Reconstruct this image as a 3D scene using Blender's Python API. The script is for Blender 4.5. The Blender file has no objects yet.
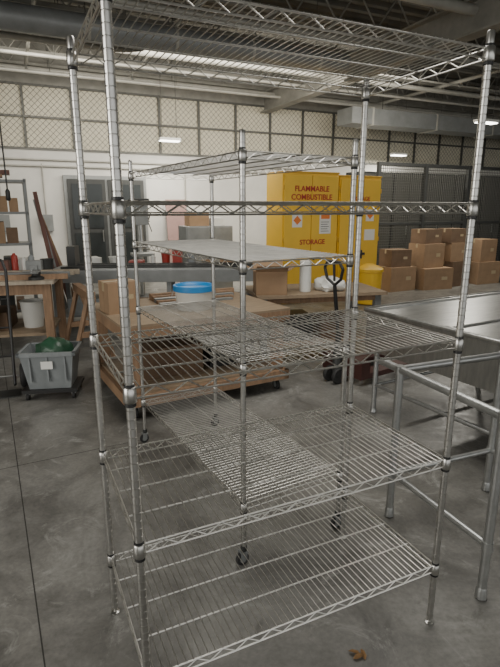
import bpy, bmesh, math, random
from mathutils import Vector, Matrix
random.seed(4)
rad=math.radians
scene=bpy.context.scene
# ---------------------------------------------------------------- materials
def mat(name,col,rough=0.5,metal=0.0,noise=0.0,scale=5.0,col2=None,bump=0.0,emit=0.0,stretch=(1,1,1),spec=0.5):
    m=bpy.data.materials.new(name); m.use_nodes=True
    nt=m.node_tree; b=nt.nodes['Principled BSDF']
    b.inputs['Base Color'].default_value=(*col,1)
    b.inputs['Roughness'].default_value=rough
    b.inputs['Metallic'].default_value=metal
    b.inputs['Specular IOR Level'].default_value=spec
    if emit>0:
        b.inputs['Emission Color'].default_value=(*col,1); b.inputs['Emission Strength'].default_value=emit
    if noise>0 or bump>0:
        tc=nt.nodes.new('ShaderNodeTexCoord'); mp=nt.nodes.new('ShaderNodeMapping')
        mp.inputs['Scale'].default_value=stretch
        n=nt.nodes.new('ShaderNodeTexNoise'); n.inputs['Scale'].default_value=scale; n.inputs['Detail'].default_value=8
        n.inputs['Roughness'].default_value=0.62
        nt.links.new(tc.outputs['Object'],mp.inputs['Vector']); nt.links.new(mp.outputs['Vector'],n.inputs['Vector'])
        if noise>0:
            r=nt.nodes.new('ShaderNodeValToRGB')
            c2=col2 if col2 else tuple(c*(1-noise) for c in col)
            r.color_ramp.elements[0].position=0.32; r.color_ramp.elements[0].color=(*c2,1)
            r.color_ramp.elements[1].position=0.68; r.color_ramp.elements[1].color=(*col,1)
            nt.links.new(n.outputs['Fac'],r.inputs['Fac']); nt.links.new(r.outputs['Color'],b.inputs['Base Color'])
        if bump>0:
            bp=nt.nodes.new('ShaderNodeBump'); bp.inputs['Strength'].default_value=bump; bp.inputs['Distance'].default_value=0.01
            nt.links.new(n.outputs['Fac'],bp.inputs['Height']); nt.links.new(bp.outputs['Normal'],b.inputs['Normal'])
    return m
CHROME=mat('chrome_wire',(0.70,0.685,0.64),0.33,0.97,0.25,14)
CHROME2=mat('chrome_post',(0.62,0.61,0.58),0.31,0.97,0.25,12)
STEEL=mat('stainless_sheet',(0.54,0.54,0.52),0.32,0.95,0.3,5,stretch=(1,5,1))
GALV=mat('galvanised_tube',(0.52,0.53,0.52),0.38,0.9,0.25,14)
BLACK=mat('black_plastic',(0.018,0.018,0.018),0.45)
DARK=mat('dark_steel',(0.05,0.052,0.05),0.5,0.3,0.3,4)
DARKGLASS=mat('dark_glazing',(0.03,0.035,0.035),0.15,0.0,0.4,2)
WALL=mat('painted_wall',(0.62,0.61,0.57),0.8,0,0.15,1.5)
PANEL=mat('translucent_panel',(0.68,0.64,0.51),0.7,0,0.15,2)
ROOF=mat('roof_deck',(0.16,0.155,0.135),0.7,0.1,0.4,1.2)
JOIST=mat('joist_paint',(0.27,0.262,0.23),0.6,0.1,0.35,3)
PIPE=mat('pipe_paint',(0.44,0.43,0.385),0.5,0.2,0.3,3)
PLY=mat('plywood',(0.33,0.245,0.16),0.65,0,0.4,5,stretch=(1,9,1),bump=0.1)
WOOD=mat('pine_lumber',(0.33,0.205,0.12),0.7,0,0.4,4,stretch=(8,1,1),bump=0.1)
WOOD2=mat('pale_board',(0.46,0.39,0.30),0.7,0,0.3,3,stretch=(6,1,1))
REDWOOD=mat('red_board',(0.17,0.075,0.055),0.6,0,0.3,3)
CARD=mat('cardboard',(0.33,0.215,0.125),0.85,0,0.2,5)
CARD2=mat('cardboard_dark',(0.18,0.115,0.07),0.85,0,0.3,5)
TAPE=mat('packing_tape',(0.42,0.33,0.2),0.3)
YEL=mat('yellow_paint',(0.82,0.50,0.03),0.42,0,0.1,2)
YELD=mat('yellow_paint_trim',(0.60,0.34,0.02),0.45)
REDT=mat('red_lettering',(0.42,0.04,0.02),0.5)
ORANGE=mat('orange_label',(0.75,0.2,0.03),0.5)
WHITE=mat('white_plastic',(0.66,0.66,0.62),0.4,0,0.1,5)
PAPER=mat('paper_label',(0.75,0.74,0.7),0.8)
BLUE=mat('blue_plastic',(0.02,0.20,0.48),0.4)
GREYP=mat('grey_plastic',(0.24,0.26,0.265),0.5,0,0.2,8)
GREEN=mat('green_bag',(0.03,0.09,0.05),0.35,0,0.4,12,bump=0.5)
RED=mat('red_paint',(0.30,0.03,0.02),0.45)
DKRED=mat('dark_red_paint',(0.06,0.022,0.018),0.5)
RUBBER=mat('rubber',(0.02,0.02,0.02),0.7)
GREYPAINT=mat('grey_enamel',(0.25,0.26,0.255),0.45,0.2,0.25,4)
LAMP=mat('lamp_tube',(1,0.98,0.9),0.5,emit=9)
LEAF=mat('dry_leaf',(0.30,0.17,0.07),0.8,0,0.4,40)
JOINT=mat('floor_joint',(0.04,0.038,0.034),0.9)
PINK=mat('insulation_board',(0.30,0.19,0.17),0.8,0,0.2,3)
MESH=mat('mesh_wire',(0.10,0.10,0.09),0.5,0.4)

# concrete floor
def concrete():
    m=bpy.data.materials.new('concrete_floor'); m.use_nodes=True; nt=m.node_tree; b=nt.nodes['Principled BSDF']
    tc=nt.nodes.new('ShaderNodeTexCoord')
    def noise(s,d,r,dist=0):
        n=nt.nodes.new('ShaderNodeTexNoise'); n.inputs['Scale'].default_value=s; n.inputs['Detail'].default_value=d; n.inputs['Roughness'].default_value=r; n.inputs['Distortion'].default_value=dist
        nt.links.new(tc.outputs['Object'],n.inputs['Vector']); return n
    def ramp(n,p0,c0,p1,c1):
        r=nt.nodes.new('ShaderNodeValToRGB'); e=r.color_ramp.elements
        e[0].position=p0; e[0].color=(*c0,1); e[1].position=p1; e[1].color=(*c1,1); nt.links.new(n.outputs['Fac'],r.inputs['Fac']); return r
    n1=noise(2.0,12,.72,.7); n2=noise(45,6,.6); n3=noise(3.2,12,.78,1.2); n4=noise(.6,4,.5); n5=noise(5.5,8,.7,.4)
    r1=ramp(n1,.36,(.125,.121,.111),.62,(.275,.27,.25))
    r2=ramp(n2,.3,(.74,.74,.74),.62,(1,1,1))
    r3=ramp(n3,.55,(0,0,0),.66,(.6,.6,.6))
    r4=ramp(n4,.38,(.70,.69,.67),.6,(1,1,1))
    r5=ramp(n5,.30,(.55,.54,.52),.40,(1,1,1))
    def mul(a,c,f):
        mx=nt.nodes.new('ShaderNodeMix'); mx.data_type='RGBA'; mx.blend_type='MULTIPLY'; mx.inputs['Factor'].default_value=f
        nt.links.new(a,mx.inputs[6]); nt.links.new(c,mx.inputs[7]); return mx.outputs[2]
    o=mul(mul(r1.outputs['Color'],r2.outputs['Color'],.9),r4.outputs['Color'],1)
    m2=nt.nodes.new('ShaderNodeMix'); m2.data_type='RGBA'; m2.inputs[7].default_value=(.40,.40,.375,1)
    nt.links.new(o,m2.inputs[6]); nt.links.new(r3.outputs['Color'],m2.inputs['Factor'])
    o=mul(m2.outputs[2],r5.outputs['Color'],.8)
    nt.links.new(o,b.inputs['Base Color'])
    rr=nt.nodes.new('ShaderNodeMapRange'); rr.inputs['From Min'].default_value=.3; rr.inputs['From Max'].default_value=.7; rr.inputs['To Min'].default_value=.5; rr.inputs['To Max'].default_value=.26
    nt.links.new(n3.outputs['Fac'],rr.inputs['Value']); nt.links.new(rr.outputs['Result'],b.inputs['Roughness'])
    return m
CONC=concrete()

# ---------------------------------------------------------------- mesh builder
class B:
    def __init__(s): s.v=[]; s.f=[]; s.m=[]; s.sm=[]; s.mats=[]
    def mi(s,m):
        if m not in s.mats: s.mats.append(m)
        return s.mats.index(m)
    def add(s,vs,fs,m,smooth=False,M=None):
        o=len(s.v)
        for p in vs:
            p=Vector(p); s.v.append(tuple(M@p) if M else tuple(p))
        k=s.mi(m)
        for f in fs: s.f.append([o+i for i in f]); s.m.append(k); s.sm.append(smooth)
    def box(s,x0,x1,y0,y1,z0,z1,m,M=None):
        vs=[(x,y,z) for z in (z0,z1) for y in (y0,y1) for x in (x0,x1)]
        s.add(vs,[(0,2,3,1),(4,5,7,6),(0,1,5,4),(2,6,7,3),(0,4,6,2),(1,3,7,5)],m,False,M)
    def tube(s,p,q,r,m,n=6,cap=True,r2=None):
        p=Vector(p);q=Vector(q);d=(q-p)
        if d.length<1e-6:return
        d.normalize(); a=Vector((0,0,1)) if abs(d.z)<.9 else Vector((1,0,0))
        x=d.cross(a).normalized(); y=d.cross(x)
        r2=r if r2 is None else r2
        vs=[];fs=[]
        for c,rr in ((p,r),(q,r2)):
            for i in range(n):
                t=2*math.pi*i/n; vs.append(c+x*math.cos(t)*rr+y*math.sin(t)*rr)
        for i in range(n):
            j=(i+1)%n; fs.append((i,i+n,j+n,j))
        if cap: fs+= [tuple(range(n)),tuple(range(2*n-1,n-1,-1))]
        s.add(vs,fs,m,True)
    def poly(s,pts,r,m,n=6):
        for a,b in zip(pts[:-1],pts[1:]): s.tube(a,b,r,m,n)
    def lathe(s,cx,cy,prof,m,n=14,M=None):
        vs=[];fs=[]
        for r,z in prof:
            for i in range(n):
                t=2*math.pi*i/n; vs.append((cx+r*math.cos(t),cy+r*math.sin(t),z))
        for k in range(len(prof)-1):
            for i in range(n):
                j=(i+1)%n; fs.append((k*n+i,k*n+j,(k+1)*n+j,(k+1)*n+i))
        fs.append(tuple(range(n-1,-1,-1))); L=(len(prof)-1)*n; fs.append(tuple(L+i for i in range(n)))
        s.add(vs,fs,m,True,M)
    def wheel(s,c,r,w,m,axis='x',n=18,rnd=.25,hub=None):
        R=Matrix.Rotation(rad(90),4,'Y') if axis=='x' else Matrix.Rotation(rad(90),4,'X')
        M=Matrix.Translation(c)@R
        s.lathe(0,0,[(r*.55,-w/2),(r*(1-rnd*.4),-w/2),(r,-w/4),(r,w/4),(r*(1-rnd*.4),w/2),(r*.55,w/2)],m,n,M)
        s.lathe(0,0,[(r*.5,-w*.55),(r*.5,w*.55)],hub or m,n,M)
    def done(s,name,loc=(0,0,0),rz=0,bevel=0):
        me=bpy.data.meshes.new(name); me.from_pydata(s.v,[],s.f)
        for m in s.mats: me.materials.append(m)
        me.polygons.foreach_set('material_index',s.m); me.polygons.foreach_set('use_smooth',s.sm); me.update()
        bm=bmesh.new(); bm.from_mesh(me); bmesh.ops.recalc_face_normals(bm,faces=bm.faces); bm.to_mesh(me); bm.free()
        try: me.set_sharp_from_angle(angle=rad(50))
        except Exception: pass
        ob=bpy.data.objects.new(name,me); scene.collection.objects.link(ob)
        ob.location=loc; ob.rotation_euler=(0,0,rz)
        if bevel:
            bv=ob.modifiers.new('bev','BEVEL'); bv.width=bevel; bv.segments=2; bv.limit_method='ANGLE'; bv.angle_limit=rad(50)
        return ob
A1=rad(25.2); A2=rad(29.6)
def G(u,v,z=0):
    c,s_=math.cos(A1),math.sin(A1); return Vector((u*c-v*s_,u*s_+v*c,z))

# ---------------------------------------------------------------- wire rack
def wire_rack(name,W,D,top,zs,loc,rz,caster=False,spacing=.0254,r=.0018):
    b=B(); z0=.09 if caster else .03
    pts=[(0,0),(W,0),(0,D),(W,D)]
    for (x,y) in pts:
        prof=[(.0125,z0)]; z=z0+.02
        while z<top-.02:
            prof+=[(.0128,z),(.0110,z+.0010),(.0110,z+.0024),(.0128,z+.0034)]; z+=.0254
        prof+=[(.0128,top-.006),(.0095,top)]
        b.lathe(x,y,prof,CHROME2,12)
        if caster:
            b.lathe(x,y,[(.014,.075),(.016,.08),(.016,.10),(.0145,.105)],DARK,10)
            b.box(x-.022,x+.022,y-.018,y+.022,.070,.077,GREYPAINT)
            for sx in (-.017,.015): b.box(x+sx,x+sx+.003,y-.010,y+.022,.032,.072,GREYPAINT)
            b.wheel((x,y+.008,.034),.034,.022,RUBBER,'x',hub=GREYPAINT)
        else:
            b.lathe(x,y,[(.019,0),(.019,.006),(.008,.009),(.008,.028),(.0135,.03),(.0135,.04)],CHROME2,8)
    for z in zs:
        h=.030
        for (x,y) in pts:
            b.lathe(x,y,[(.0150,z-.040),(.0190,z-.036),(.0172,z+.004),(.0150,z+.006)],CHROME2,14)
            b.lathe(x,y,[(.0138,z-.050),(.0160,z-.048),(.0155,z-.040),(.0138,z-.040)],BLACK,12)
            b.lathe(x,y,[(.0138,z+.005),(.0150,z+.006),(.0145,z+.012),(.0130,z+.013)],BLACK,12)
        for (p,q) in (((0,0),(W,0)),((0,D),(W,D)),((0,0),(0,D)),((W,0),(W,D))):
            P=Vector((*p,0));Q=Vector((*q,0)); L=(Q-P).length; d=(Q-P)/L
            a=P+d*.017; c=Q-d*.017
            b.tube(a+Vector((0,0,z)),c+Vector((0,0,z)),.0030,CHROME,6,False)
            b.tube(a+Vector((0,0,z-h)),c+Vector((0,0,z-h)),.0030,CHROME,6,False)
            n=max(2,int(round((L-.05)/.046))); up=False; prev=None
            for i in range(n+1):
                pt=P+d*(.025+(L-.05)*i/n)+Vector((0,0,z-.001 if up else z-h+.001))
                if prev is not None: b.tube(prev,pt,.0022,CHROME,5,False)
                prev=pt; up=not up
        n=int(round((W-.05)/spacing))
        for i in range(n+1):
            x=.025+(W-.05)*i/n
            b.tube((x,-.002,z+.0035),(x,D+.002,z+.0035),r,CHROME,5,False)
        for k in (1,2,3) if D>.5 else (1,2):
            y=D*k/(4 if D>.5 else 3)
            b.tube((.004,y,z-.002),(W-.004,y,z-.002),.0032,CHROME,6,False)
    return b.done(name,loc,rz)

wire_rack('wire_shelving_rack',1.183,.617,2.228,[.281,.755,1.229,1.703,2.177],(-.317,1.240,0),A1)
def rack2():
    L=1.51; S=.58
    ang=math.atan2(.869,-.494)
    ox=-.03+.869*S; oy=2.10+.494*S
    return wire_rack('wire_shelving_rack',L,S,1.99,[.33,1.02,1.467,1.91],(ox,oy,0),ang,caster=True,spacing=.0254)
rack2()

# ---------------------------------------------------------------- room
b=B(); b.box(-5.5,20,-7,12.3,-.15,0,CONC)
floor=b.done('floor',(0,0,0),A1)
jt=B(); p0=Vector((-.778,1.532,.0006)); d=Vector((-.46,.887,0)); e=Vector((.887,.46,0))
def strip(p,d,l0,l1,w=.0030):
    nrm=Vector((-d.y,d.x,0))*w; a=p+d*l0; c=p+d*l1
    jt.add([a-nrm,a+nrm,c+nrm,c-nrm],[(0,1,2,3)],JOINT)
strip(p0,d,-6,9)
q0=Vector((-2.55,2.55,.0006))
strip(q0,e,-1,2.02)
q1=p0+d*6.2; strip(q1,e,-2,14); strip(p0+e*5,d,-5,8)
j=jt.done('floor_joints',(0,0,0),0); j.parent=floor; j.matrix_parent_inverse=Matrix.Rotation(-A1,4,'Z')

b=B(); b.box(-5.5,20,12,12.2,0,2.9,WALL)
b.box(-5.5,20,12.02,12.2,2.9,4.15,PANEL)
b.box(-5.5,20,12.0,12.2,4.15,5.0,JOIST)
wb=b.done('wall_back',(0,0,0),A1)
b=B(); b.box(-5.7,-5.5,-7,12.2,0,5,WALL); b.done('wall_left',(0,0,0),A1)
b=B(); b.box(20,20.2,-7,12.2,0,5,WALL); b.done('wall_right',(0,0,0),A1)
b=B()
vs=[];fs=[]; v=-7.0
prof=[]
while v<12.2:
    prof+=[(v,5.0),(v+.10,5.0),(v+.14,5.06),(v+.26,5.06)]; v+=.30
for (vv,z) in prof: vs+=[(-5.5,vv,z),(20,vv,z)]
for i in range(len(prof)-1): fs.append((2*i,2*i+1,2*i+3,2*i+2))
b.add(vs,fs,ROOF)
b.box(-5.7,20.2,-7,12.2,5.08,5.12,ROOF)
b.done('ceiling',(0,0,0),A1)
b=B()
u=-5.2
while u<19.9:
    b.box(u-.025,u+.025,11.96,12.0,2.9,4.15,MESH); u+=.95
for z in (2.9,3.52,4.13): b.box(-5.45,19.95,11.95,12.0,z-.02,z+.02,MESH)
u=-5.4
while u<18.6:
    b.tube((u,11.94,2.9),(u+1.25,11.94,4.15),.0042,MESH,4,False); b.tube((u+1.25,11.94,2.9),(u,11.94,4.15),.0042,MESH,4,False); u+=.125
# conduit and service boxes on the wall below
for z in (2.55,2.68): b.tube((-5.4,11.95,z),(7.0,11.95,z),.018,PIPE,8)
for u in (-.1,.75,3.9): b.tube((u,11.95,1.5),(u,11.95,2.6),.015,PIPE,8); b.box(u-.12,u+.12,11.85,11.99,1.2,1.55,GREYPAINT)
c=b.done('wire_mesh_screen'); c.parent=wb
for v in (1.2,2.4,3.6,4.8,6.0,7.2,8.4,9.6,10.8,11.7):
    b=B(); zt=4.95; zb=4.45
    for z in (zt,zb):
        b.box(-5.45,19.95,v-.04,v-.01,z-.03,z+.02,JOIST); b.box(-5.45,19.95,v+.01,v+.04,z-.03,z+.02,JOIST)
    u=-5.4; up=True
    while u<19.5:
        b.tube((u,v,zt if up else zb),(u+.38,v,zb if up else zt),.014,JOIST,5,False); u+=.38; up=not up
    b.done('roof_joist',(0,0,0),A1)
for u in (-1.5,6.0,13.5):
    b=B(); b.box(u-.12,u+.12,-2,11.9,4.38,4.41,JOIST); b.box(u-.012,u+.012,-2,11.9,3.98,4.40,JOIST); b.box(u-.12,u+.12,-2,11.9,3.96,3.99,JOIST)
    b.done('roof_girder',(0,0,0),A1)
b=B()
for (v,z,r) in ((11.4,4.28,.06),(11.1,4.18,.035),(10.0,4.2,.03),(9.3,4.25,.05),(8.9,4.3,.02),(7.4,4.3,.04),(7.1,4.15,.022),(5.6,4.28,.07),(4.2,4.32,.03),(2.4,4.3,.03)):
    b.tube((-5.4,v,z),(19.9,v,z),r,PIPE,10)
    u=-4
    while u<19: b.tube((u,v,z),(u,v,5.0),.006,MESH,4,False); u+=2.5
for (u,z,r) in ((.6,4.36,.03),(2.6,4.36,.02),(9.2,4.36,.04)):
    b.tube((u,0,z),(u,11.8,z),r,PIPE,8)
    v=1
    while v<11: b.tube((u,v,z),(u,v,5.0),.005,MESH,4,False); b.lathe(u,v+.6,[(.02,z-.12),(.035,z-.10),(.01,z-.08),(.01,z)],GALV,8); v+=2.4
b.done('ceiling_pipes',(0,0,0),A1)
b=B(); b.box(7.4,19,10.2,10.8,3.60,3.95,GREYPAINT)
for u in range(8,19,2): b.box(u-.02,u+.02,10.18,10.82,3.58,3.97,PIPE)
for u in (8.5,11.5,14.5): b.tube((u,10.5,3.95),(u,10.5,5.0),.01,MESH,5)
b.done('air_duct',(0,0,0),A1)
b=B(); b.tube((-5.4,8.0,4.12),(5.6,8.0,4.12),.17,GREYPAINT,18)
for k in range(9): b.tube((-5+k*1.25,8.0,4.12),(-4.96+k*1.25,8.0,4.12),.18,PIPE,18); b.tube((-5+k*1.25,8,4.28),(-5+k*1.25,8,5),.006,MESH,4)
b.done('air_duct',(0,0,0),A1)
# hanging power cord
b=B(); b.tube((0,0,1.9),(0,0,5.0),.010,BLACK,6); b.lathe(0,0,[(.02,1.78),(.03,1.8),(.03,1.9),(.012,1.93)],BLACK,10)
b.done('hanging_power_cord',(-3.15,6.75,0),0)
def lamp(u,v,z,L=1.2,en=45):
    b=B()
    b.box(-L/2,L/2,-.10,.10,.02,.07,WHITE); b.box(-L/2+.02,L/2-.02,-.08,.08,.0,.02,LAMP)
    for s in (-1,1): b.tube((s*L*.35,0,.07),(s*L*.35,0,5.0-z),.006,MESH,4)
    o=b.done('ceiling_lamp',G(u,v,z),A1)
    ld=bpy.data.lights.new('ceiling_lamp_light','AREA'); ld.shape='RECTANGLE'; ld.size=L; ld.size_y=.2; ld.energy=en; ld.color=(1,.95,.84)
    lo=bpy.data.objects.new('light',ld); scene.collection.objects.link(lo); lo.parent=o; lo.location=(0,0,-.03)
lamp(3.25,10.9,3.05,.45,60); lamp(9.7,11.2,3.05,.45,70); lamp(8.85,7.7,3.33,.5,70)

# glazed double door in back wall
b=B()
b.box(1.15,2.95,11.9,11.99,0,2.38,GREYPAINT)
for (a,c) in ((1.22,2.02),(2.08,2.88)):
    b.box(a,c,11.86,11.92,.05,2.3,DARK)
    b.box(a+.08,c-.08,11.84,11.87,.25,1.15,DARKGLASS); b.box(a+.08,c-.08,11.84,11.87,1.25,2.2,DARKGLASS)
    b.tube((c-.12,11.81,.95),(c-.12,11.81,1.2),.012,GALV,6)
b.done('door_1',(0,0,0),A1)

# mesh cage partition
b=B()
u=7.7
while u<16:
    b.box(u-.04,u+.04,9.46,9.54,0,2.7,DARK)
    b.box(u+.04,u+1.36,9.48,9.52,2.63,2.7,DARK); b.box(u+.04,u+1.36,9.48,9.52,1.3,1.36,DARK); b.box(u+.04,u+1.36,9.48,9.52,.05,.12,DARK)
    k=0
    while k<1.32:
        b.tube((u+k,9.5,.08),(u+k,9.5,2.66),.007,MESH,4,False); k+=.06
    z=.1
    while z<2.65:
        b.tube((u,9.5,z),(u+1.4,9.5,z),.007,MESH,4,False); z+=.06
    u+=1.4
b.done('wire_mesh_cage',(0,0,0),A1)
b=B()
for i,u in enumerate((7.8,8.85,9.9,10.95,12.0,13.05,14.1,15.15)):
    b.box(u,u+1.0,10.3,10.9,.0,2.55,DARK); b.box(u+.04,u+.49,10.27,10.3,.06,2.5,MESH); b.box(u+.51,u+.96,10.27,10.3,.06,2.5,MESH)
    b.box(u+.44,u+.46,10.25,10.27,1.0,1.25,GALV)
b.done('steel_locker_bank',(0,0,0),A1,bevel=.004)

# ---------------------------------------------------------------- safety cabinets
def textchild(parent,body,size,x,y,z,m,rot=0.0,align='CENTER'):
    c=bpy.data.curves.new('lettering','FONT'); c.body=body; c.size=size; c.align_x=align; c.extrude=.002; c.offset=size*.02
    c.materials.append(m); o=bpy.data.objects.new('lettering',c); scene.collection.objects.link(o)
    o.parent=parent; o.location=(x,y,z); o.rotation_euler=(rad(90),rot,0)
def cabinet(u,v,w,h,d,name='flammable_storage_cabinet'):
    b=B()
    b.box(0,w,.02,d,.06,h,YEL); b.box(.03,w-.03,.05,d-.02,0,.06,YELD)
    b.box(0.02,w/2-.006,-.012,.02,.10,h-.05,YEL); b.box(w/2+.006,w-.02,-.012,.02,.10,h-.05,YEL)
    b.box(-.005,w+.005,.0,d+.005,h-.01,h+.02,YELD)
    b.box(w/2+.05,w/2+.08,-.03,-.012,h*.34,h*.41,DARK); b.box(w/2+.045,w/2+.13,-.045,-.03,h*.37,h*.39,BLACK)
    for z in (.25,h*.5,h-.25):
        b.tube((.01,-.01,z-.04),(.01,-.01,z+.04),.01,YELD,6); b.tube((w-.01,-.01,z-.04),(w-.01,-.01,z+.04),.01,YELD,6)
    return b.done(name,G(u,v),A1,bevel=.004)
def patch(b,x0,x1,z0,z1,m,y=-.016): b.box(x0,x1,y,y+.004,z0,z1,m)
def diamond(b,x,z,r,m,y=-.019): b.add([(x,y,z-r),(x+r,y,z),(x,y,z+r),(x-r,y,z)],[(0,1,2,3)],m)
cu,cv=4.27,7.75
o=cabinet(cu,cv,1.14,2.28,.62)
textchild(o,'FLAMMABLE',.13,.57,-.018,1.97,REDT)
textchild(o,'COMBUSTIBLE',.13,.57,-.018,1.83,REDT)
textchild(o,'STORAGE',.12,.60,-.018,1.06,REDT)
b=B(); patch(b,.18,.38,1.36,1.60,PAPER); diamond(b,.28,1.48,.08,ORANGE); patch(b,.74,.98,1.24,1.60,PAPER)
patch(b,.77,.95,1.50,1.57,ORANGE,-.018)
for k in range(5): patch(b,.77,.94-.03*(k%2),1.28+.04*k,1.29+.04*k,MESH,-.018)
c=b.done('hazard_labels'); c.parent=o
o=cabinet(cu+1.16,cv,.93,2.24,.62)
b=B(); patch(b,.60,.78,1.45,1.66,PAPER); patch(b,.58,.82,1.10,1.30,PAPER); diamond(b,.69,1.555,.07,ORANGE); c=b.done('hazard_labels'); c.parent=o
textchild(o,'STORAGE',.10,.45,-.018,1.82,REDT)

b=B()
b.lathe(0,0,[(.17,0),(.21,.02),(.23,.58),(.25,.59),(.25,.64),(.22,.66),(.08,.72),(0.001,.73)],YEL,20)
b.done('yellow_waste_bin',G(5.75,7.2),0)

# ---------------------------------------------------------------- cardboard boxes
def carton(name,w,d,h,loc,rz,m=CARD,openf=False,tape=True):
    b=B(); t=.006
    if openf:
        b.box(0,w,0,d,0,t,m); b.box(0,w,0,t,0,h,m); b.box(0,w,d-t,d,0,h,m); b.box(0,t,0,d,0,h,m); b.box(w-t,w,0,d,0,h,m)
        b.box(0,w,-.0,.004,0,d*.45,m,Matrix.Translation((0,0,h))@Matrix.Rotation(rad(55),4,'X'))
        b.box(0,w,-.004,0,0,d*.45,m,Matrix.Translation((0,d,h))@Matrix.Rotation(rad(-40),4,'X'))
        b.box(0,.004,0,d,0,w*.35,m,Matrix.Translation((0,0,h))@Matrix.Rotation(rad(-60),4,'Y'))
        b.box(-.004,0,0,d,0,w*.35,m,Matrix.Translation((w,0,h))@Matrix.Rotation(rad(60),4,'Y'))
        b.box(.03,w-.05,.04,d-.05,t,h*.7,CARD2)
    else:
        b.box(0,w,0,d/2-.002,0,h,m); b.box(0,w,d/2+.002,d,0,h,m); b.box(.003,w-.003,.003,d-.003,.003,h-.003,CARD2)
        if tape:
            b.box(-.001,w+.001,d/2-.025,d/2+.025,h,h+.001,TAPE); b.box(-.0015,0,d/2-.025,d/2+.025,h-.08,h,TAPE)
        b.box(w*.6,w*.8,-.0012,0,h*.45,h*.6,TAPE)
    return b.done(name,loc,rz,0)
x=[(6.95,8.0,.7,.55,.5,0,CARD,.05),(7.75,7.9,.75,.55,.45,0,CARD,-.1),(8.65,8.0,.6,.5,.55,0,CARD2,.12),(9.45,8.0,.7,.5,.5,0,CARD,0),
   (7.0,8.08,.5,.42,.35,.502,CARD2,-.06),(7.8,8.0,.6,.45,.5,.452,CARD,.06),(8.62,8.06,.5,.42,.4,.552,CARD,-.05),(9.5,8.03,.55,.42,.5,.502,CARD,.08),
   (7.85,8.05,.5,.4,.3,.954,CARD2,.1),(8.6,8.08,.45,.4,.3,.954,CARD2,.0)]
for (u,v,w,d,h,z,m,a) in x: carton('cardboard_box',w,d,h,G(u,v,z),A1+a,m)

# ---------------------------------------------------------------- left: steel shelving with stock
b=B(); W=1.3;D=.5
for x_ in (0,W-.04):
    for y_ in (0,D-.04): b.box(x_,x_+.04,y_,y_+.04,0,2.1,GREYPAINT)
for z in (.15,.65,1.15,1.6,2.05): b.box(0,W,0,D,z,z+.035,GREYPAINT)
o=b.done('steel_shelving_unit',(-4.42,7.0,0),A1)
b=B()
random.seed(8)
for z in (.185,.685,1.185,1.635):
    xx=.06
    while xx<W-.25:
        w=random.uniform(.08,.22); h=random.uniform(.15,.36); b.box(xx,xx+w,.06,.4,z,z+h,random.choice([CARD,WHITE,CARD2,DARK,GREYP,REDWOOD,DARK])); xx+=w+.02
b.box(.1,.9,.05,.4,2.085,2.12,WOOD2); b.box(.15,1.0,.1,.4,2.12,2.16,WOOD); b.box(.2,1.1,.1,.4,2.16,2.22,REDWOOD)
c=b.done('stored_goods'); c.parent=o
for i,(m,x0,tilt) in enumerate(((REDWOOD,-2.98,-7),(GREYPAINT,-2.92,-10),(REDWOOD,-2.84,-13),(WOOD,-2.76,-16))):
    b=B(); M=Matrix.Rotation(rad(tilt),4,'Y')@Matrix.Rotation(rad(-6),4,'X'); b.box(0,.06,0,.03,0.01,1.95-.1*i,m,M)
    b.done('leaning_board',(x0,7.75+i*.05,0),A1)
b=B(); b.box(0,.5,0,.03,0,1.9,PINK,Matrix.Rotation(rad(-8),4,'X'))
b.done('leaning_panel',G(3.35,11.5),A1)
def drill_press(loc,rz):
    b=B(); b.box(-.22,.22,-.3,.3,0,.08,DARK); b.tube((0,.15,.08),(0,.15,1.6),.045,GALV,12)
    b.box(-.2,.2,-.35,.0,.85,.9,GREYPAINT); b.tube((0,.15,.87),(0,-.05,.87),.05,GREYPAINT,8)
    b.box(-.13,.13,-.28,.35,1.4,1.75,GREYPAINT); b.box(-.15,.15,-.3,.4,1.75,1.85,DARK)
    b.tube((0,-.18,1.1),(0,-.18,1.4),.035,GALV,10); b.tube((0,-.18,1.0),(0,-.18,1.1),.015,DARK,8)
    for a in range(3):
        t=a*2.094; b.tube((.13,-.15,1.45),(.18,-.15+.2*math.cos(t),1.45+.2*math.sin(t)),.01,BLACK,6)
    b.lathe(0,.45,[(.09,1.42),(.09,1.72)],DARK,12)
    b.done('drill_press',loc,rz,.004)
drill_press((-2.0,9.3,0),.3)
b=B(); b.box(0,.95,0,.5,.08,1.35,GREYPAINT); b.box(.02,.47,-.015,0,.1,1.33,GREYPAINT); b.box(.48,.93,-.015,0,.1,1.33,GREYPAINT); b.box(.43,.45,-.03,-.015,.7,.85,BLACK); b.box(.05,.9,.05,.45,0,.08,DARK)
b.box(.1,.5,.1,.4,1.35,1.6,CARD); b.box(.55,.8,.1,.4,1.35,1.5,WHITE)
b.done('tool_cabinet',(-1.2,9.6,0),A1,.004)

# ---------------------------------------------------------------- tool kit for clutter
def bucket(b,x,y,z,r,h,m): b.lathe(x,y,[(r*.8,z),(r,z+h*.97),(r*1.06,z+h*.97),(r*1.06,z+h),(r*.9,z+h),(r*.85,z+h*.8)],m,14)
def can(b,x,y,z,r,h,m): b.lathe(x,y,[(r,z),(r,z+h*.85),(r*.5,z+h*.93),(r*.35,z+h)],m,10)
def vise(b,x,y,z):
    b.lathe(x,y,[(.09,z),(.09,z+.03),(.05,z+.05),(.05,z+.09)],DARK,12); b.box(x-.04,x+.04,y-.12,y+.06,z+.08,z+.17,GREYPAINT)
    b.box(x-.08,x+.08,y-.02,y+.01,z+.12,z+.22,GREYPAINT); b.box(x-.08,x+.08,y-.10,y-.06,z+.12,z+.22,GREYPAINT); b.tube((x,y-.25,z+.12),(x,y-.1,z+.12),.012,GALV,8); b.tube((x-.09,y-.25,z+.12),(x+.09,y-.25,z+.12),.007,GALV,6)
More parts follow.
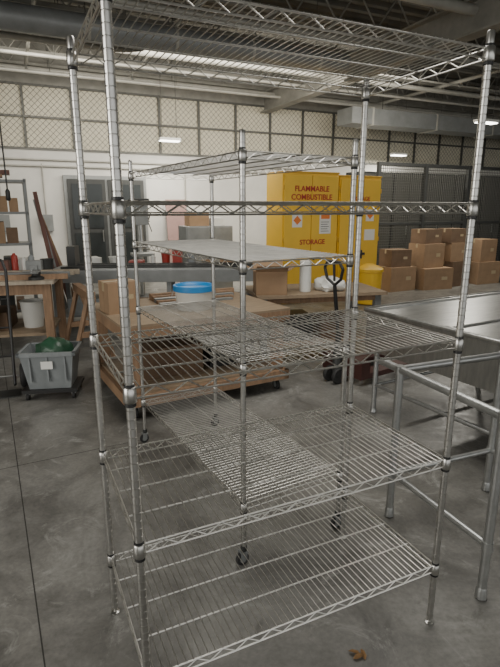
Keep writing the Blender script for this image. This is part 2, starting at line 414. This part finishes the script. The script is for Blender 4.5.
# ---------------------------------------------------------------- left worktable w/ bars
b=B()
b.box(0,2.2,0,1.1,.86,.90,WOOD2)
for (x_,y_) in ((.05,.05),(2.06,.05),(.05,.95),(2.06,.95)): b.box(x_,x_+.09,y_,y_+.09,0,.86,WOOD)
b.box(.05,2.14,.06,.10,.74,.86,WOOD); b.box(.05,2.14,1.0,1.04,.74,.86,WOOD); b.box(.1,2.1,.1,1.0,.25,.28,PLY)
o=b.done('wood_worktable',(-4.35,5.1,0),A1*.5)
random.seed(5)
b=B()
for i in range(9):
    y_=.12+i*.07; l=random.uniform(0,.3)
    b.box(.05+l,2.15+l,y_,y_+.05,.90,.92+random.random()*.05,random.choice([GREYPAINT,WOOD2,DARK,GALV,WOOD]))
b.box(.7,1.0,.80,1.05,.9,1.1,CARD2); b.box(1.1,1.3,.8,1.0,.9,1.12,RED); b.tube((1.12,.9,1.16),(1.28,.9,1.16),.012,BLACK,6); b.box(1.35,1.55,.85,1.0,.9,1.05,REDWOOD)
can(b,1.62,.9,.9,.04,.24,RED); can(b,1.72,.95,.9,.035,.18,WHITE); can(b,1.82,.88,.9,.04,.22,GREYP); bucket(b,2.0,.92,.9,.08,.16,DARK)
vise(b,2.0,.14,.9)
b.box(.4,1.0,.3,.8,.28,.55,DARK); b.box(1.2,1.6,.3,.8,.28,.5,CARD2); bucket(b,1.85,.5,.28,.14,.32,WHITE); b.box(1.1,1.5,.15,.28,.28,.7,DARK)
c=b.done('bench_clutter'); c.parent=o
b=B(); W=3.2
b.box(0,W,0,.75,.82,.86,GREYPAINT); b.box(0,W,.0,.03,.70,.82,GREYPAINT)
for x_ in (.04,W/2,W-.1):
    for y_ in (.04,.65): b.box(x_,x_+.06,y_,y_+.06,0,.82,GREYPAINT)
b.box(.05,W-.05,.1,.7,.2,.23,GREYPAINT)
o=b.done('steel_workbench',(-2.75,6.75,0),.06)
b=B(); 
for i in range(6):
    l=random.uniform(0,.5); b.box(.05+l,2.6+l,.06+i*.06,.10+i*.06,.86,.885+.02*(i%3),random.choice([GALV,DARK,WOOD2,GREYPAINT]))
xx=.15; k=0
while xx<2.9:
    w=random.uniform(.08,.28); h=random.uniform(.08,.3); m=random.choice([CARD,DARK,WHITE,GREYP,CARD2,RED,DARK])
    if k%3==1: can(b,xx+w/2,.58,.86,w*.4,h,m)
    elif k%3==2: bucket(b,xx+w/2,.58,.86,w*.45,h,m)
    else: b.box(xx,xx+w,.46,.70,.86,.86+h,m)
    xx+=w+random.uniform(.02,.12); k+=1
xx=.2
while xx<2.8:
    w=random.uniform(.2,.5); h=random.uniform(.15,.4); b.box(xx,xx+w,.15,.6,.23,.23+h,random.choice([CARD2,DARK,CARD,GREYP])); xx+=w+.08
c=b.done('bench_clutter'); c.parent=o

# ---------------------------------------------------------------- rolling wood bench (near)
b=B(); W=1.55;D=1.15;H=.80
b.box(0,W,0,D,H-.02,H,PLY)
b.box(0,W,0,.038,H-.11,H-.02,WOOD); b.box(0,W,D-.038,D,H-.11,H-.02,WOOD); b.box(0,.038,.038,D-.038,H-.11,H-.02,WOOD); b.box(W-.038,W,.038,D-.038,H-.11,H-.02,WOOD)
for x_ in (.04,W-.13):
    for y_ in (.04,D-.13):
        b.box(x_,x_+.09,y_,y_+.09,.12,H-.02,WOOD)
        b.wheel((x_+.045,y_+.045,.05),.05,.03,RUBBER,'x',hub=GREYPAINT); b.box(x_+.01,x_+.08,y_+.01,y_+.08,.105,.12,GREYPAINT)
        for s in (.022,.064): b.box(x_+s,x_+s+.004,y_+.03,y_+.06,.05,.11,GREYPAINT)
b.box(0,W,0,.04,.12,.21,WOOD); b.box(0,W,D-.04,D,.12,.21,WOOD); b.box(0,.04,0,D,.12,.21,WOOD); b.box(W-.04,W,0,D,.12,.21,WOOD)
b.box(.04,W-.04,.04,D-.04,.21,.23,PLY)
b.box(.2,.8,.3,.8,.23,.5,CARD2); b.box(.9,1.3,.35,.75,.23,.42,DARK)
o=b.done('rolling_wood_workbench',(-.98,3.74,0),A2)
def onb(x_,y_,z): 
    c,s_=math.cos(A2),math.sin(A2); return Vector((-.98+x_*c-y_*s_,3.74+x_*s_+y_*c,z))
b=B(); b.lathe(0,0,[(.15,0),(.155,.01),(.172,.17),(.175,.18)],WHITE,24); b.lathe(0,0,[(.178,.165),(.188,.17),(.188,.215),(.178,.22),(.168,.218),(.155,.195),(.001,.195)],BLUE,24)
for s in (-1,1): b.poly([(s*.185,-.05,.19),(s*.198,-.03,.12),(s*.198,.03,.12),(s*.185,.05,.19)],.003,GALV,5)
b.done('plastic_tub',onb(.78,.42,H),0)
carton('cardboard_box',.28,.24,.27,onb(.03,.50,H),A2+.1,CARD)
b=B()
for i in range(5): b.box(0,.75+.04*i,i*.08,i*.08+.06,0,.02+.01*i,random.choice([GREYPAINT,WOOD2,WOOD]))
b.done('lumber_offcuts',onb(.55,.68,H),A2-.05)

# ---------------------------------------------------------------- second table behind
TX,TY,TA=.08,5.22,A1*.5
b=B(); W=1.5;D=.8;H2=.78
b.box(0,W,0,D,H2-.035,H2,PLY)
for x_ in (.05,W-.12):
    for y_ in (.05,D-.12): b.box(x_,x_+.07,y_,y_+.07,0,H2-.035,GREYPAINT)
b.box(.05,W-.05,.06,.09,H2-.1,H2-.035,WOOD); b.box(.05,W-.05,D-.09,D-.06,H2-.1,H2-.035,WOOD); b.box(.06,W-.06,.06,D-.06,.2,.22,PLY)
b.box(.2,.7,.2,.6,.22,.5,DARK); b.box(.8,1.2,.2,.6,.22,.45,CARD2)
b.done('packing_table',(TX,TY,0),TA)
def ont(x_,y_,z):
    c,s_=math.cos(TA),math.sin(TA); return Vector((TX+x_*c-y_*s_,TY+x_*s_+y_*c,z))
carton('cardboard_box',.34,.28,.25,ont(.0,.08,H2),TA-.12,CARD,openf=True)
b=B(); b.lathe(0,0,[(.055,0),(.065,.005),(.065,.34),(.055,.345),(.02,.345)],WHITE,18); b.done('paper_roll',ont(.60,.22,H2),0)
b=B()
random.seed(3)
bm=bmesh.new(); bmesh.ops.create_icosphere(bm,subdivisions=3,radius=.16)
vs=[]
for i,vv in enumerate(bm.verts):
    k=1+.22*math.sin(vv.co.x*40)*math.cos(vv.co.y*33)+random.uniform(-.08,.08); z=max(0,(vv.co.z*k)*.55+.07); vs.append((vv.co.x*k*1.1,vv.co.y*k,z))
fs=[[q.index for q in f.verts] for f in bm.faces]; bm.free()
b.add(vs,fs,WHITE,True); b.done('plastic_bag',ont(.90,.25,H2),0)

# pallet jack
b=B()
b.box(-.27,-.11,-1.15,0,.07,.12,DKRED); b.box(.11,.27,-1.15,0,.07,.12,DKRED); b.box(-.27,.27,-.02,.1,.07,.24,DKRED)
b.lathe(0,.16,[(.05,.1),(.05,.40),(.03,.42),(.03,.50)],DARK,12)
b.wheel((-.06,.2,.08),.08,.045,RUBBER,'x'); b.wheel((.06,.2,.08),.08,.045,RUBBER,'x')
for s in (-.19,.19): b.wheel((s,-1.05,.04),.04,.07,RUBBER,'x')
b.tube((0,.16,.45),(0,.24,.98),.018,BLACK,8)
b.poly([(0,.24,.98),(-.09,.255,1.04),(-.12,.26,1.14),(-.08,.265,1.2),(.08,.265,1.2),(.12,.26,1.14),(.09,.255,1.04),(0,.24,.98)],.014,BLACK,8)
b.tube((0,.245,1.02),(0,.265,1.2),.012,BLACK,6)
b.done('pallet_jack',(1.0,4.85,0),rad(125))

# ---------------------------------------------------------------- tote + bag + dolly
b=B()
def frust(b,w0,d0,w1,d1,z0,z1,m):
    vs=[(-w0/2,-d0/2,z0),(w0/2,-d0/2,z0),(w0/2,d0/2,z0),(-w0/2,d0/2,z0),(-w1/2,-d1/2,z1),(w1/2,-d1/2,z1),(w1/2,d1/2,z1),(-w1/2,d1/2,z1)]
    b.add(vs,[(0,1,5,4),(1,2,6,5),(2,3,7,6),(3,0,4,7),(3,2,1,0)],m)
frust(b,.36,.28,.46,.36,0,.34,GREYP); frust(b,.35,.27,.445,.345,.005,.335,GREYP)
for (x0,x1,y0,y1) in ((-.25,.25,-.20,-.172),(-.25,.25,.172,.20),(-.25,-.222,-.20,.20),(.222,.25,-.20,.20)): b.box(x0,x1,y0,y1,.315,.35,GREYP)
for s in (-.15,0,.15): b.box(s-.008,s+.008,-.185,-.165,.08,.315,GREYP)
b.box(-.05,.05,-.192,-.19,.20,.27,PAPER)
o=b.done('storage_tote',(-1.83,4.42,.10),rad(8))
b=B(); bm=bmesh.new(); bmesh.ops.create_icosphere(bm,subdivisions=3,radius=.15); vs=[]
for vv in bm.verts:
    k=1+.15*math.sin(vv.co.x*50+vv.co.z*20)*math.cos(vv.co.y*43); vs.append((vv.co.x*k*1.1+.03,vv.co.y*k*.9,vv.co.z*k+.29))
fs=[[q.index for q in f.verts] for f in bm.faces]; bm.free(); b.add(vs,fs,GREEN,True)
c=b.done('rubbish_bag'); c.parent=o
b=B(); b.box(-.24,.24,-.18,.18,.07,.099,BLACK)
for sx in (-.2,.2):
    for sy in (-.14,.14): b.wheel((sx,sy,.035),.035,.025,RUBBER,'x'); b.box(sx-.018,sx+.018,sy-.02,sy+.02,.05,.07,GREYPAINT)
b.done('dolly',(-1.83,4.42,0),rad(8))
# hand truck
b=B()
for s in (-.17,.17): b.tube((s,0,.06),(s,.33,1.1),.014,BLACK,8)
b.poly([(-.17,.33,1.1),(-.14,.38,1.2),(.14,.38,1.2),(.17,.33,1.1)],.014,BLACK,8)
for t in (.25,.5,.75): b.tube((-.17,.33*t,.06+1.04*t),(.17,.33*t,.06+1.04*t),.01,BLACK,6)
b.box(-.22,.22,-.2,0,.0,.01,DARK); b.tube((-.25,.08,.12),(.25,.08,.12),.01,GALV,6)
for s in (-.25,.25): b.wheel((s,.08,.12),.12,.06,RUBBER,'x',hub=RED)
for s in (-.17,.17): b.tube((s,.0,.05),(s,.08,.12),.012,BLACK,6)
b.done('hand_truck',(-2.40,4.45,0),rad(20))
# sawhorse
b=B(); b.box(0,.09,0,.8,.72,.81,WOOD)
for y_ in (.08,.68):
    for s in (-1,1): b.tube((.045+s*.02,y_,.74),(.045+s*.22,y_,.02),.03,WOOD,4)
b.box(-.08,.17,.06,.1,.3,.36,WOOD); b.box(-.08,.17,.66,.7,.3,.36,WOOD)
b.done('sawhorse',(-1.75,5.3,0),A2)

# ---------------------------------------------------------------- stainless counter (right)
b=B(); W=2.9;D=1.5;H=.90; t=.012; bh=.34
b.box(0,W,0,.05,H-.04,H,STEEL); b.box(0,W,D-.05,D,H-.04,H,STEEL); b.box(0,.05,.05,D-.05,H-.04,H,STEEL); b.box(W-.05,W,.05,D-.05,H-.04,H,STEEL)
b.box(.05,W-.05,.05,D-.05,H-.04,H-.015,STEEL)
b.box(.0,t,.02,D-.02,H-bh,H-.04,STEEL); b.box(W-t,W,.02,D-.02,H-bh,H-.04,STEEL); b.box(0,W,.02,.02+t,H-bh,H-.04,STEEL); b.box(0,W,D-.02-t,D-.02,H-bh,H-.04,STEEL)
b.tube((0,0,H-.01),(0,D,H-.01),.018,STEEL,10); b.tube((0,0,H-.01),(W,0,H-.01),.018,STEEL,10); b.tube((0,D,H-.01),(W,D,H-.01),.018,STEEL,10)
b.box(0,W,.70,.74,H-.012,H+.0,STEEL)
for x_ in (.08,W/2,W-.08):
    for y_ in (.08,D-.08):
        b.tube((x_,y_,.02),(x_,y_,H-.1),.021,GALV,10); b.lathe(x_,y_,[(.015,0),(.028,.01),(.022,.04)],GALV,10)
b.tube((.08,.08,.25),(W-.08,.08,.25),.016,GALV,8); b.tube((.08,D-.08,.25),(W-.08,D-.08,.25),.016,GALV,8); b.tube((.08,.08,.25),(.08,D-.08,.25),.016,GALV,8)
b.done('stainless_counter',(.94+.494*D,4.0-.869*D,0),A2)
b=B(); L=.66;Wd=.72;H=.87
P=[(0,0),(0,L),(Wd,0),(Wd,L)]
for (x_,y_) in P:
    b.tube((x_,y_,.02),(x_,y_,H),.0205,GALV,14); b.lathe(x_,y_,[(.012,0),(.026,.006),(.024,.05),(.0205,.06)],GALV,14)
for z,r in ((H-.0,.0205),(.27,.017)):
    b.tube((0,-.04 if z>.5 else 0,z),(0,L+(.16 if z>.5 else 0),z),r,GALV,12); b.tube((Wd,0,z),(Wd,L,z),r,GALV,12)
    b.tube((0,L,z),(Wd,L,z),r,GALV,12)
    if z>.5: b.tube((0,0,z),(Wd,0,z),r,GALV,12)
    for (x_,y_) in P: b.lathe(x_,y_,[(.025,z-.025),(.025,z+.02)],GALV,12)
b.done('tubular_table_frame',(1.03,1.88,0),math.atan2(.37,.93))

# dry leaf
b=B()
for k,(dx,dy,a) in enumerate(((0,0,.3),(.02,.012,1.7),(-.012,.02,2.9))):
    M=Matrix.Translation((dx,dy,.004))@Matrix.Rotation(a,4,'Z')
    b.add([(-.025,0,0),(-.01,.010,.008),(.010,.008,.010),(.025,0,.004),(.010,-.008,.008),(-.01,-.010,.006),(0,0,.002)],[(0,6,1),(1,6,2),(2,6,3),(3,6,4),(4,6,5),(5,6,0)],LEAF,False,M)
b.done('dry_leaf',(.42,1.57,0),0)

# ---------------------------------------------------------------- lighting
w=bpy.data.worlds.new('world'); scene.world=w; w.use_nodes=True
bg=w.node_tree.nodes['Background']; bg.inputs['Color'].default_value=(.95,.95,.93,1); bg.inputs['Strength'].default_value=1.25
def area(name,loc,target,sx,sy,e,col):
    ld=bpy.data.lights.new(name,'AREA'); ld.shape='RECTANGLE'; ld.size=sx; ld.size_y=sy; ld.energy=e; ld.color=col
    o=bpy.data.objects.new(name,ld); scene.collection.objects.link(o); o.location=loc
    o.rotation_euler=(Vector(target)-Vector(loc)).to_track_quat('-Z','Y').to_euler()
area('left_daylight_fill',G(-4.8,1.0,2.4),G(2,3.5,.6),4,3.2,220,(1,.97,.91))  # added area lamp standing in for daylight from the left; no door modelled
area('overhead_fill',G(2.2,3.0,4.35),G(2.2,3.0,0),3.0,2.5,160,(1,.965,.90))  # added overhead fill lamp below the closed roof deck, no skylight there
area('rear_bay_light',G(4.0,8.6,3.8),G(4.5,11.5,1.5),8,2,330,(1,.94,.83))

# ---------------------------------------------------------------- camera
cd=bpy.data.cameras.new('camera'); cam=bpy.data.objects.new('camera',cd); scene.collection.objects.link(cam)
cd.sensor_fit='VERTICAL'; cd.sensor_height=36; cd.sensor_width=27; cd.lens=36*500/667
cd.clip_start=.05; cd.clip_end=100
cam.location=(0,0,1.69); cam.rotation_euler=(rad(90-14.1),0,0)
scene.camera=cam
